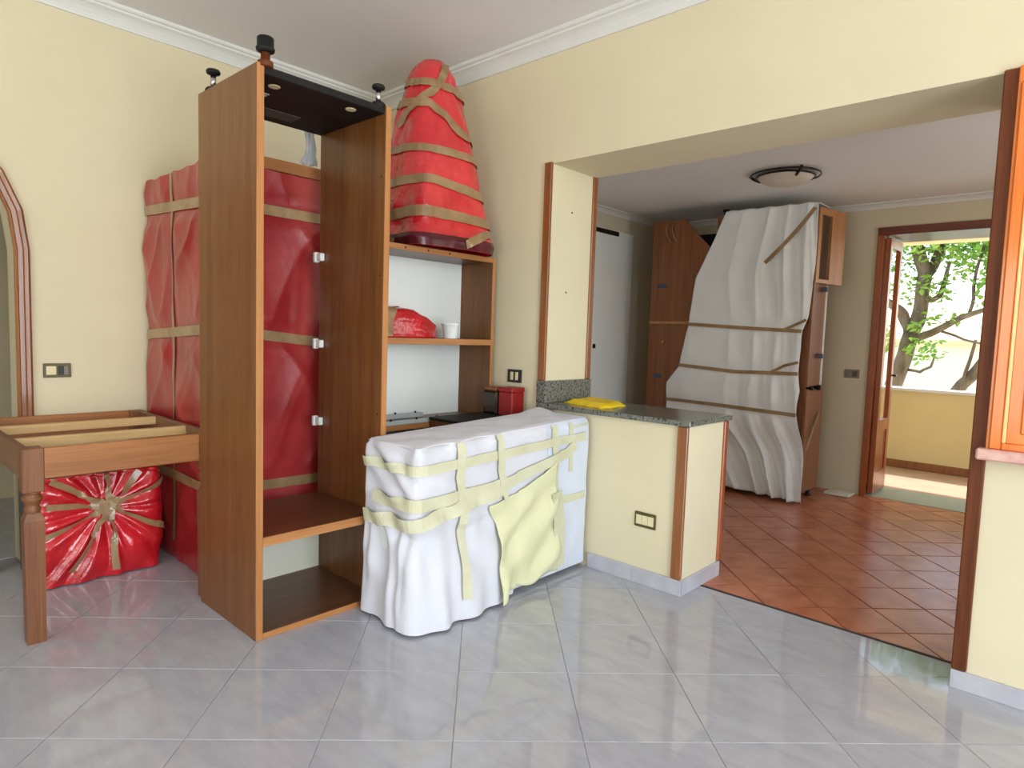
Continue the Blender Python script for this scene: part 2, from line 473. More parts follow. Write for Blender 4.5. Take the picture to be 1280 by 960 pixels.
# --- cornices
def cornice(prof, axis, a0, a1, wall, sgn, name, matn='plaster'):
    mb = MB()
    if axis == 'x': poly = [(a0, wall+sgn*d, z) for d, z in prof]; d_ = (a1-a0, 0, 0)
    else: poly = [(wall+sgn*d, a0, z) for d, z in prof]; d_ = (0, a1-a0, 0)
    mb.prism(poly, d_)
    return mb.build(name, matn, kind='structure', loc=poly[0])
PR = [(0, 2.905), (.010, 2.905), (.013, 2.914), (.022, 2.930), (.036, 2.948), (.052, 2.960), (.070, 2.968), (.074, 2.978),
      (.086, 2.980), (.092, 2.986), (.092, 3.0), (0, 3.0)]
cornice(PR, 'y', YB, 0, 0, 1, 'trim_1'); cornice(PR, 'x', 0, XR, 0, -1, 'trim_2')

# --- casings (trim) of the big opening
def trim(n, x0, x1, y0, y1, z0, z1, m_='casing', bev=.004):
    mb = MB(); mb.box(x0, x1, y0, y1, z0, z1, bev)
    return mb.build('trim_%d' % n, m_, kind='structure', loc=((x0+x1)/2, (y0+y1)/2, z0))
trim(3, 1.652, 1.706, -.016, .004, 1.028, 2.297)
trim(4, 1.690, 1.712, DO-.03, DO+.014, 1.028, 2.297)
trim(5, 2.588, 2.645, -.016, .004, .085, .866)
trim(6, 2.625, 2.652, DO-.028, DO+.014, .085, .866, 'casing_red')
trim(7, 3.790, 3.838, -.016, .006, .075, 2.297, 'casing_dark')
trim(8, 3.786, 3.806, DO-.03, DO+.014, .06, 2.297, 'casing_dark')
# arched casing of the doorway in the left wall
mb = MB()
prof = [(0, 0), (0, .012), (.012, .022), (.017, .015), (.036, .016), (.041, .025), (.056, .028), (.066, .020), (.07, .004), (.07, 0)]
path = [(AC+.45, 0, 1, 0)] 
ia, oa = arch_pts(.45, .58, 10), arch_pts(.52, .65, 10)
rows = []
st = [((AC+.45, 0), (AC+.52, 0))] + list(zip(ia, oa)) + [((AC-.45, 0), (AC-.52, 0))]
for (pi, po) in st:
    rows.append([mb.bm.verts.new((h, pi[0]+(po[0]-pi[0])*o/.07, pi[1]+(po[1]-pi[1])*o/.07)) for o, h in prof])
for a, b in zip(rows, rows[1:]):
    for i in range(len(prof)-1): mb.bm.faces.new((a[i], a[i+1], b[i+1], b[i]))
arch = mb.build('door_1', 'casing', kind='structure', label='moulded brown wooden casing of the arched doorway', loc=(0, AC, 0))

# --- skirting of marble pieces
def skirting(name, x0, x1, y0, y1, h, step=.42):
    mb = MB(); along_x = (x1-x0) > (y1-y0)
    e = .003
    mb.box(x0+(0 if along_x else e), x1-(0 if along_x else e), y0+(e if along_x else 0), y1, 0, h-.004)
    p = mb.build(name, 'grout', kind='structure', loc=(x0, y0, 0))
    L = (x1-x0) if along_x else (y1-y0); t = 0
    while t < L-.005:
        t2 = min(L, t+step); mb = MB()
        if along_x: mb.box(x0+t+.0008, x1 if t2 == L else x0+t2-.0008, y0, y1, 0, h, .002)
        else: mb.box(x0, x1, y0+t+.0008, y0+t2-.0008, 0, h, .002)
        mb.build('skirting_tile', 'marble_skirt', p); t = t2
skirting('baseboard_back', 2.07, 2.652, -.014, 0, .082, .29)
skirting('baseboard_end', 2.64, 2.652, 0, .43, .082)
skirting('baseboard_right', 3.788, XR, -.014, 0, .072)
skirting('baseboard_left', 0, .012, -2.15, -1.66, .08)

# --- granite on the low wall
mb = MB(); mb.box(1.66, 2.662, -.028, DO+.035, .868, .896, .004)
mb.build('trim_9', 'granite', kind='structure', label='dark speckled granite top of the half wall', loc=(1.66, 0, .868))
mb = MB(); mb.box(1.652, 1.722, -.020, DO+.012, .896, 1.028, .003)
mb.build('trim_10', 'granite', kind='structure', label='granite upstand at the foot of the pier', loc=(1.65, 0, .896))

# --- shuttered hatch with orange wood at the right (in the back wall)
hw = props(bpy.data.objects.new('window_1', None), label='orange varnished wooden shutters over a pink marble sill', kind='structure')
COL.objects.link(hw); hw.location = (3.84, -.02, .94); ORG['window_1'] = V(hw.location)
mb = MB(); mb.box(3.836, 5.06, -.035, .01, 2.235, 2.297, .004); mb.box(3.836, 3.846, -.035, .01, .935, 2.24, .002)
mb.build('frame', 'orange_wood', hw)
for x0, x1 in ((3.846, 4.44), (4.446, 5.04)):
    mb = MB()
    mb.box(x0, x0+.036, -.045, -.005, .94, 2.235, .004); mb.box(x1-.06, x1, -.045, -.005, .94, 2.235, .004)
    mb.box(x0+.036, x1-.06, -.045, -.005, .94, .965, .003); mb.box(x0+.036, x1-.06, -.045, -.005, 2.17, 2.235, .003)
    sh = mb.build('shutter', 'orange_wood', hw)
    mb = MB(); mb.box(x0+.036, x0+.048, -.047, -.03, .965, 2.17, .003)
    mb.build('bevel_highlight', 'orange_highlight', sh)  # bright bevel highlight put in as a strip of paler wood
    mb = MB(); mb.box(x0+.048, x1-.06, -.036, -.012, .965, 2.17, .002); mb.box(x0+.085, x1-.10, -.043, -.03, 1.0, 2.13, .006)
    mb.build('panel', 'orange_wood', sh)
mb = MB(); mb.box(3.812, 5.10, -.075, .0, .899, .940, .006)
mb.build('sill', 'pink_marble', hw, label='pink marble sill')

# --- kitchen shell
KY, KX, KZ = 3.20, .60, 2.50
mb = MB(); mb.box(KX-.15, KX, DO, KY+.12, 0, KZ+.1); mb.build('wall_kitchen_left', 'wall_kitchen', kind='structure', loc=(KX, 1.5, 0))
mb = MB(); mb.box(4.9, 5.05, DO, 1.1, 0, KZ+.1); mb.box(4.9, 5.05, 2.4, KY+.12, 0, KZ+.1); mb.box(4.9, 5.05, 1.1, 2.4, 0, .85); mb.box(4.9, 5.05, 1.1, 2.4, 2.05, KZ+.1); mb.build('wall_kitchen_right', 'wall_kitchen', kind='structure', loc=(4.9, 1.5, 0))  # opening added out of view to hold the kitchen lamp
DX0, DX1, DZ = 2.68, 3.56, 2.24
mb = MB()
mb.box(KX, DX0, KY, KY+.12, 0, KZ+.1); mb.box(DX1, 4.9, KY, KY+.12, 0, KZ+.1); mb.box(DX0, DX1, KY, KY+.12, DZ, KZ+.1)
mb.build('wall_kitchen_far', 'wall_kitchen', kind='structure', loc=(2, KY, 0))
mb = MB(); mb.box(KX-.15, 5.05, DO-.05, KY+.12, KZ, KZ+.12); mb.build('ceiling_kitchen', 'ceiling', kind='structure', loc=(2, 1.8, KZ))
PK = [(0, KZ-.05), (.008, KZ-.05), (.012, KZ-.036), (.03, KZ-.018), (.05, KZ-.012), (.054, KZ), (0, KZ)]
cornice(PK, 'y', DO, KY, KX, 1, 'trim_11'); cornice(PK, 'x', KX, 4.9, KY, -1, 'trim_12')
# white lining board on the kitchen's left wall, with its dark slot
t = thing('wall_board', (KX+.01, 2.0, 0), 'tall white board fixed against the kitchen side wall', 'board')
mb = MB(); mb.box(KX+.001, KX+.016, .9, 2.60, .0, 2.31, .002); mb.build('panel', 'white_board', t)
mb = MB(); mb.box(KX+.014, KX+.022, 1.55, 2.34, 2.262, 2.305, .002); mb.build('slot', 'black_plastic', t)
mb = MB(); mb.box(KX+.014, KX+.03, 1.985, 2.02, 1.19, 1.23, .004); mb.build('pipe_stub', 'black_plastic', t)

# --- balcony door (opening outward), balcony
d2 = props(bpy.data.objects.new('door_2', None), label='wooden balcony door frame with glazed leaf folded outward', kind='structure')
COL.objects.link(d2); d2.location = (DX0, KY, 0); ORG['door_2'] = V(d2.location)
mb = MB()
mb.box(DX0-.03, DX0+.022, KY-.02, KY+.14, 0, DZ+.05, .004); mb.box(DX1-.035, DX1+.045, KY-.02, KY+.14, 0, DZ+.05, .004)
mb.build('jamb', 'casing_red', d2)
mb = MB(); mb.box(DX0-.03, DX1+.045, KY-.021, KY+.14, DZ-.015, DZ+.052, .004); mb.box(DX0, DX1, KY+.12, KY+.50, DZ-.012, DZ+.04, .004)
mb.build('lintel', 'casing_red_x', d2)
def leaf(x, y0, y1):
    mb = MB()
    for a, b in ((y0, y0+.07), (y1-.07, y1)): mb.box(x-.02, x+.02, a, b, .02, DZ-.03, .003)
    for a, b in ((.02, .20), (.56, .66), (DZ-.11, DZ-.03)): mb.box(x-.02, x+.02, y0+.07, y1-.07, a, b, .002)
    lf = mb.build('door_leaf', 'casing_red', d2)
    mb = MB(); mb.box(x-.008, x+.008, y0+.07, y1-.07, .20, .56, .002); mb.build('panel', 'casing_red', lf)
    mb = MB(); mb.box(x-.003, x+.003, y0+.06, y1-.06, .66, DZ-.11); mb.build('glass_pane', 'glass', lf)
    mb = MB(); mb.tube([(x+.02, y1-.03, 1.04), (x+.055, y1-.03, 1.04), (x+.055, y1-.12, 1.04)], .008); mb.build('handle', 'black_metal', lf)
leaf(DX0+.048, KY+.02, KY+.44)
mb = MB(); mb.box(DX0, DX1, KY, KY+.50, -.05, .006, .003); mb.build('threshold', 'green_marble', d2)
mb = MB(); mb.box(-1.5, 8.5, KY+.12, 5.15, -.15, -.002); mb.build('floor_balcony', 'balcony_tile', kind='structure', loc=(3, 4.2, 0))
mb = MB(); mb.box(-1.5, 8.5, 4.95, 5.13, 0, .83); mb.build('wall_parapet', 'balcony_wall', kind='structure', loc=(3, 4.95, 0))
mb = MB(); mb.box(-1.5, 8.5, 4.92, 5.16, .83, .862, .004); mb.build('trim_13', 'plaster', kind='structure', loc=(3, 4.95, .83), label='pale stone coping of the balcony parapet')
mb = MB(); mb.box(-1.5, 8.5, 4.938, 4.952, 0, .085, .002); mb.build('baseboard_balcony', 'casing', kind='structure', loc=(3, 4.94, 0))
mb = MB(); mb.box(-1.5, 8.5, KY+.12, 5.2, 2.62, 2.8); mb.box(-1.5, 8.5, 4.95, 5.2, 2.40, 2.62)
mb.build('ceiling_balcony', 'beam', kind='structure', loc=(3, 4.2, 2.6))

# ================================================================== FURNITURE
# ---- tall column cabinet standing upside down, feet on top
t = thing('tall_cabinet', (1.38, -1.42, 0), 'tall brown open column cabinet turned upside down with feet on top', 'cabinet')
TX0, TX1, TY0, TY1, TH = 1.10, 1.658, -1.745, -1.110, 2.31
def edged(name, m_, e_, x0, x1, y0, y1, z0, z1, parent):
    mb = MB(); mb.box(x0, x1-.004, y0, y1, z0, z1, .0015)
    o = mb.build(name, m_, parent)
    mb = MB(); mb.box(x1-.004, x1, y0+.0005, y1-.0005, z0+.0005, z1-.0005, .001); mb.build('edge_strip', e_, o)
    return o
edged('side_panel', 'laminate', 'edge', TX0, TX1, TY0, TY0+.030, 0, TH, t)
sp = edged('side_panel', 'laminate', 'edge', TX0, TX1, TY1-.030, TY1, 0, TH, t)
edged('shelf', 'laminate_y', 'edge_y', TX0+.02, TX1-.002, TY0+.03, TY1-.03, .392, .432, t)
edged('bottom_board', 'laminate_y', 'edge_y', TX0, TX1-.002, TY0+.03, TY1-.03, .0, .026, t)
mb = MB(); mb.box(TX0+.01, TX0+.018, TY0+.03, TY1-.03, .026, .392); mb.build('back_board', 'cream_board', t)
mb = MB(); mb.box(TX0, TX1-.01, TY0+.03, TY1-.03, TH-.034, TH-.004, .003)
mb.box(TX0+.02, TX1-.03, TY0+.03, TY1-.03, TH-.004, TH+.006, .003)
tp = mb.build('top_board', 'black_plastic', t, label='black underside board with vents and round caps')
for (cx, cy) in ((1.55, -1.62), (1.57, -1.27)):
    mb = MB(); mb.lathe((cx, cy, TH-.037), [(.022, 0), (.024, .002), (.024, .006)], 20); mb.build('round_cap', 'outlet_cream', tp)
for k in range(6):
    mb = MB(); mb.box(1.33+.022*k, 1.34+.022*k, -1.705, -1.59, TH-.0375, TH-.032, .001); mb.build('vent_slot', 'grey_metal', tp)
mb = MB(); mb.box(1.18, 1.28, -1.55, -1.35, TH-.0375, TH-.032, .001); mb.build('plate', 'cardboard_dark', tp)
for i, (cx, cy, big) in enumerate(((1.645, -1.705, 1), (1.175, -1.71, 0), (1.615, -1.155, 0), (1.17, -1.15, 0))):
    if big:
        mb = MB(); mb.lathe((cx, cy, TH), [(.030, -.01), (.030, .012), (.018, .016), (.018, .055)], 20); f = mb.build('foot', 'casing_dark', t)
        mb = MB(); mb.lathe((cx, cy, TH), [(.022, .045), (.034, .052), (.036, .062), (.032, .066), (.032, .100), (.028, .104)], 20); mb.build('foot_pad', 'black_plastic', f)
    else:
        mb = MB(); mb.lathe((cx, cy, TH), [(.034, -.012), (.034, .008), (.026, .018), (.014, .022)], 20); f = mb.build('foot', 'black_plastic', t)
        mb = MB(); mb.lathe((cx, cy, TH), [(.012, .02), (.012, .075)], 16); mb.build('stem', 'steel', f)
        mb = MB(); mb.lathe((cx, cy, TH), [(.014, .072), (.028, .078), (.030, .086), (.026, .094)], 20); mb.build('foot_pad', 'black_plastic', f)
for z in (1.66, 1.215, .81):
    mb = MB(); mb.box(TX0+.005, TX0+.05, TY1-.055, TY1-.030, z-.02, z+.02, .004); mb.box(TX0-.012, TX0+.01, TY1-.062, TY1-.034, z-.026, z+.026, .004)
    mb.build('hinge', 'white_board', t)
for z in (.9, 1.55, 2.0):
    mb = MB(); mb.lathe((TX1-.03, TY1-.0305, z), [(.004, -.001), (.004, .001)], 8, 'Y'); mb.build('peg_hole', 'black_plastic', t)

# ---- stripped table frame
t = thing('table_frame', (.58, -2.05, 0), 'stripped brown wooden table frame without its top beside the tall cabinet', 'table')
X0, X1, Y0, Y1, ZT = .03, 1.085, -2.405, -1.657, .79
def leg(cx, cy):
    mb = MB(); h = .036
    mb.box(cx-h, cx+h, cy-h, cy+h, .615, ZT, .003)
    mb.lathe((cx, cy, 0), [(.034, .615), (.030, .608), (.026, .600), (.034, .592), (.036, .584), (.028, .572), (.024, .556), (.030, .545), (.026, .53), (.024, .52)], 20)
    tb = [mb.bm.verts.new((cx+sx*w_, cy+sy*w_, z)) for w_, z in ((.031, 0), (.034, .50)) for sx, sy in ((-1, -1), (1, -1), (1, 1), (-1, 1))]
    for i in range(4): mb.bm.faces.new((tb[i], tb[(i+1) % 4], tb[4+(i+1) % 4], tb[4+i]))
    mb.bm.faces.new(tb[:4][::-1])
    tc_ = [mb.bm.verts.new((cx+sx*.024, cy+sy*.024, .53)) for sx, sy in ((-1, -1), (1, -1), (1, 1), (-1, 1))]
    for i in range(4): mb.bm.faces.new((tb[4+i], tb[4+(i+1) % 4], tc_[(i+1) % 4], tc_[i]))
    mb.bm.faces.new(tc_)
    mb.build('leg', 'table_dark', t)
for cx in (X0+.036, X1-.036):
    for cy in (Y0+.036, Y1-.036): leg(cx, cy)
mb = MB(); mb.box(X1-.03, X1-.002, Y0+.07, Y1-.07, .665, ZT-.001, .003); mb.build('apron', 'table_wood', t)
mb = MB(); mb.box(X0+.002, X0+.03, Y0+.07, Y1-.07, .665, ZT-.001, .003); mb.build('apron', 'table_wood', t)
for y in (Y0+.003, Y1-.031):
    mb = MB(); mb.box(X0+.07, X1-.07, y, y+.028, .665, ZT-.001, .003); mb.build('apron', 'table_side', t)
for x in (.33, .75):
    mb = MB(); mb.box(x, x+.035, Y0+.03, Y1-.03, ZT-.045, ZT-.004, .002); mb.build('batten', 'batten', t)

# ---- red wrapped crate under the table
CXc, CYc, CHx, CHy, CZ = .285, -1.985, .205, .272, .545
t = thing('wrapped_crate', (CXc, CYc, 0), 'crate wrapped in shiny red plastic with a star of tape under the table frame', 'crate')
mb = MB(); mb.box(CXc-CHx+.012, CXc+CHx-.014, CYc-CHy+.004, CYc+CHy-.014, 0, CZ-.015, .01); mb.build('body', 'cardboard_dark', t)
def crate_s(s, z):
    p, n = rrect(s, CXc, CYc, CHx, CHy, .05)
    yy = p.y-CYc; zz = z-.36
    rad = math.hypot(yy-.01, zz); ang = math.atan2(zz, yy-.01)
    pleat = .011*math.sin(ang*17+2.5*nz(ang*3, rad*4, 3))*sstep(.02, .12, rad)*(.15+.85*sstep(.275, .20, abs(yy)))
    d = .004 + .02*sstep(0, .25, rad)*sstep(.5, .2, rad) + pleat + .010*nz(p.x*7, p.y*7, z*9) - .02*sstep(.4, .56, z)
    return V((p.x+n.x*d, p.y+n.y*d, z))
W2, H2 = 2*CHx, 2*CHy
mb = MB()
mb.grid(crate_s, lin(W2-.05, 2*W2+H2, 110), lin(.006, CZ-.01, 56))
def crate_top(a, b):
    x = CXc-CHx+.02+a*(2*CHx-.01); y = CYc-CHy+b*(2*CHy)
    return V((x, y, CZ-.012+.012*nz(x*9, y*9, 1)-.02*max(0, a-.9)*5))
mb.grid(crate_top, lin(0, 1, 24), lin(0, 1, 30))
mb.build('plastic_wrap', 'red_plastic', t, label='shiny red plastic sheet')
ctr = (CXc, CYc, .3)
o_ = (W2+.31, .365)
for tip in ((W2+.02, .26), (W2+.04, .40), (W2+.06, .52), (W2+.13, .07), (W2+.29, .53), (W2+.33, .04), (W2+.44, .53), (W2+.57, .47), (W2+.58, .20)):
    ribbon(crate_s, [tip, o_], .034, ctr, .010, 10).build('tape_strip', 'tape', t)
mb = MB()
mb.grid(lambda a, b: V((.12+a*.30, -2.20+b*.34, .562+.006*nz(a*3, b*3))), lin(0, 1, 10), lin(0, 1, 10))
ps = mb.build('paper_sheet', 'white_board', loc=(.27, -2.03, .56))
props(ps, 'white paper sheet lying on the red wrapped crate', 'paper')
sm = ps.modifiers.new('t', 'SOLIDIFY'); sm.thickness = .002

# ---- red wrapped wardrobe behind the tall cabinet
WX0, WX1, WY0, WY1, WZ = .006, .945, -1.622, -.99, 2.085
t = thing('wrapped_wardrobe', (.49, -1.33, 0), 'tall wardrobe wrapped in red plastic and brown tape behind the tall cabinet', 'wardrobe')
mb = MB(); mb.box(WX0+.03, WX1-.03, WY0+.03, WY1-.02, 0, WZ-.03, .004); mb.build('body', 'laminate', t)
mb = MB(); mb.box(WX1-.06, WX1+.004, WY0+.02, WY1-.01, 2.09, 2.150, .003); mb.box(WX0+.05, WX1-.02, WY0+.03, WY1-.03, 2.07, 2.095)
mb.build('top_rail', 'table_wood', t)
wcx, wcy, whx, why = (WX0+WX1)/2, (WY0+WY1)/2, (WX1-WX0)/2-.016, (WY1-WY0)/2-.016
def ward_s(s, z):
    p, n = rrect(s, wcx, wcy, whx, why, .03)
    # creases: long diagonal pulls between the tapes, sharper on the side facing the room
    c1 = ridge(s*2.1+z*1.15+.3*nz(s*2, z*2), 4.0)**3
    c2 = ridge(s*2.6-z*1.5+.3*nz(s*3, z*1.4, 2), 9.0)**3
    d = .010 + .016*c1 + .013*c2 + .006*nz(s*5, z*4, 2)
    if s < 2*whx: d *= .3+.7*min(1, abs(s-.40)/.10)
    d = max(d, .004)
    tape = min(abs(z-1.90), abs(z-1.25), abs(z-.47))
    d = .006 + (d-.006)*(.25+.75*sstep(.015, .10, tape))
    return V((p.x+n.x*d, p.y+n.y*d, z + (.02*nz(s*6, 1) if z > 2.05 else 0)))
mb = MB(); mb.grid(ward_s, lin(0, 2*whx+2*why+.05, 170), lin(.004, WZ, 150))
mb.build('plastic_wrap', 'red_plastic_dull', t, label='wrinkled red plastic sheet')
mb = MB(); mb.grid(lambda a, b: V((WX0+.01+a*(2*whx), WY0+.01+b*2*why, WZ-.006+.01*nz(a*9, b*9))), lin(0, 1, 30), lin(0, 1, 30))
mb.build('plastic_top', 'red_plastic_dull', t)
wc = (wcx, wcy, 1)
for zz in ((1.93, 1.89, 1.885), (1.225, 1.275, 1.215), (.47, .47, .462)):
    ribbon(ward_s, [(.012, zz[0]), (2*whx, zz[1]), (2*whx+2*why, zz[2])], .052, wc, .008, 26).build('tape_strip', 'tape', t)
ribbon(ward_s, [(.40, 2.08), (.41, 1.2), (.40, .1)], .032, wc, .006, 30).build('tape_strip', 'tape', t)
ribbon(ward_s, [(.835, 2.02), (.84, 1.2), (.84, .1)], .022, wc, .006, 30).build('tape_strip', 'tape', t)
# crumpled film hanging over its top
mb = MB()
def film(a, b):
    y = -1.125 + (a-.5)*(.10-.045*math.sin(b*PI)) + .015*math.sin(b*5)
    return V((.955+.014*math.sin(a*16+b*4)+.012*nz(a*6, b*8), y, 2.155+b*.30))
mb.grid(film, lin(0, 1, 14), lin(0, 1, 22))
o = mb.build('plastic_film', 'clear_film', loc=(.955, -1.125, 2.155))
props(o, 'crumpled pale plastic film hanging above the red wardrobe', 'plastic film')
o.modifiers.new('t', 'SOLIDIFY').thickness = .004

# ---- shelving unit in the corner
t = thing('shelf_unit', (1.155, -.49, 0), 'brown open shelf unit with white back standing in the corner', 'shelf')
HX0, HX1, HY0, HY1, HZ = 1.005, 1.30, -.955, -.035, 1.765
edged('side_panel', 'laminate', 'edge', HX0, HX1, HY1-.024, HY1, 0, HZ, t)
edged('side_panel', 'laminate', 'edge', HX0, HX1, HY0, HY0+.024, 0, HZ, t)
edged('shelf', 'laminate_y', 'edge_y', HX0, HX1, HY0+.024, HY1-.024, 1.222, 1.258, t)
edged('shelf', 'laminate_y', 'edge_y', HX0, HX1, HY0+.024, HY1-.024, .745, .775, t)
edged('shelf', 'laminate_y', 'edge_y', HX0, HX1, HY0+.024, HY1-.024, .06, .09, t)
edged('top_board', 'laminate_y', 'edge_y', HX0, HX1, HY0+.024, HY1-.024, HZ-.032, HZ, t)
mb = MB(); mb.box(HX0-.004, HX0+.008, HY0+.01, HY1-.024, .06, HZ-.02); mb.build('back_board', 'white_board', t, label='white back board')
for x, z in ((1.26, .785), (1.06, .79)):
    mb = MB(); mb.box(x, x+.035, HY0+.03, -.42, .775, z+.012, .002); rl = mb.build('metal_rail', 'grey_metal', t)
    for y in (-.80, -.62, -.47):
        mb = MB(); mb.lathe((x+.018, y, z+.012), [(.007, 0), (.007, .008), (.004, .011)], 10); mb.build('screw', 'black_metal', rl)
for y in (-.74, -.58, -.42):
    mb = MB(); mb.lathe((HX1, y, HZ-.016), [(.005, -.002), (.005, .003)], 10, 'X'); mb.build('screw', 'black_metal', t)

# ---- range hood wrapped in red plastic on top of the shelf unit
GX, GY, GZ = 1.11, -.405, HZ
GZ += .002
t = thing('wrapped_hood', (GX, GY, GZ), 'cone shaped range hood wrapped in red plastic and tape on the shelf unit', 'range hood')
HP = [(0, .318), (.04, .325), (.075, .31), (.11, .285), (.35, .255), (.6, .225), (.8, .19), (.92, .16), (1.0, .13), (1.06, .095), (1.10, .055), (1.115, .01)]
def hood_s(u, z):
    a = u*2*PI; h = interp(HP, z)
    k = 5 - 2.6*sstep(.0, .9, z)
    c, s_ = math.cos(a), math.sin(a)
    rr_ = h/((abs(c)**k+abs(s_)**k)**(1/k))
    rr_ += .007*nz(c*2, s_*2, z*5)*3*min(1, h/.1) + .004*nz(c*5, s_*5, z*10+4)*2*min(1, h/.1)
    x = rr_*c*.94; y = rr_*s_*1.0
    lean = .015*z
    return V((GX+x, GY+y-lean, GZ+z))
mb = MB(); mb.grid(lambda u, z: hood_s(u, z), lin(0, 1, 121)[:-1], [i/70*1.115 for i in range(71)], True)
mb.build('plastic_wrap', 'red_plastic_bright', t, label='bright red plastic sheet')
hc = (GX, GY, GZ+.3)
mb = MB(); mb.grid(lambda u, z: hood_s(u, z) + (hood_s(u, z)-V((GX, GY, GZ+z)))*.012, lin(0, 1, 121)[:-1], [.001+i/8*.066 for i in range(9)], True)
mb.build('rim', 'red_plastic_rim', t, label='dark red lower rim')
def loop(z0, z1, a0=-.42, a1=.42): return [(a0, z0), (a1, z1)]
for pth, wd in (([(-.45, .17), (-.12, .19), (.45, .15)], .06), ([(-.45, .36), (-.1, .37), (.3, .30)], .05), ([(-.45, .56), (.3, .52)], .045),
                ([(-.4, .84), (-.12, .80), (.05, .66), (.3, .66)], .05), ([(-.45, .98), (-.2, .93), (.3, .90)], .05), ([(-.3, .70), (-.12, .86), (.02, 1.06)], .045),
                ([(-.30, .10), (-.22, .02)], .05), ([(.0, .03), (.08, .10), (.16, .13)], .05)):
    ribbon(hood_s, pth, wd, hc, .008, 40).build('tape_strip', 'tape', t)

# ---- things on the middle shelf
def parcel_s(u, v):
    a = u*2*PI; sy, sx, sz = .245, .105, .172
    y = sy*math.copysign(abs(math.cos(a))**.55, math.cos(a)); x = sx*math.copysign(abs(math.sin(a))**.6, math.sin(a))
    k = math.sin(v*PI/2)**.55 if v > 0 else 0
    sh = (1-v**5)**.30 if v < 1 else 0
    top = sz*(1-.30*sstep(.1, 1, (y/sy))) 
    return V((1.17+x*sh+.01*nz(a*2, v*4), -.68+y*sh, 1.2585+v*top+.014*nz(x*14, y*14, v*3)*v))
t = thing('wrapped_parcel', (1.17, -.68, 1.2585), 'small parcel in red plastic lying on the middle shelf', 'parcel')
mb = MB(); rw = mb.grid(parcel_s, lin(0, 1, 61)[:-1], lin(0, 1, 18), True); mb.bm.faces.new(rw[0][::-1])
mb.build('plastic_wrap', 'red_plastic', t)
ribbon(parcel_s, [(.31, .02), (.31, .5), (.30, .93)], .05, (1.17, -.68, 1.27), .006, 12).build('tape_strip', 'tape', t)
t = thing('white_cup', (1.22, -.33, 1.2585), 'small white plastic tub beside the red parcel', 'tub')
mb = MB(); mb.lathe((1.22, -.33, 1.2585), [(.042, 0), (.052, .088), (.055, .09), (.049, .09), (.039, .006), (.002, .006)], 20, cap=False)
mb.build('body', 'white_board', t)
mb = MB(); mb.lathe((1.22, -.33, 1.2585), [(.052, .078), (.0575, .08), (.0575, .091), (.05, .092)], 20); mb.build('rim', 'white_board', t)

# ---- low base unit behind the wrapped cabinet, jars on it
t = thing('base_unit', (1.46, -.28, 0), 'low brown base unit in the corner below the double socket', 'cabinet')
mb = MB(); mb.box(1.312, 1.625, -.55, -.022, .05, .792, .003); mb.build('body', 'laminate', t)
mb = MB(); mb.box(1.306, 1.63, -.555, -.020, .792, .808, .003); mb.build('top', 'black_plastic', t)
t = thing('glass_jar', (1.395, -.10, .808), 'dark square glass jar on the low base unit', 'jar')
mb = MB(); mb.box(1.335, 1.455, -.155, -.045, .808, .95, .012); mb.build('body', 'dark_glass', t)
mb = MB(); mb.box(1.340, 1.450, -.150, -.050, .95, .975, .008); mb.build('lid', 'casing', t)
t = thing('red_tin', (1.53, -.10, .808), 'red tin box beside the dark jar', 'tin')
mb = MB(); mb.box(1.470, 1.585, -.155, -.045, .808, .955, .008); mb.build('body', 'red_tin', t)
mb = MB(); mb.box(1.467, 1.588, -.158, -.042, .95, .98, .006); mb.build('lid', 'red_tin', t)

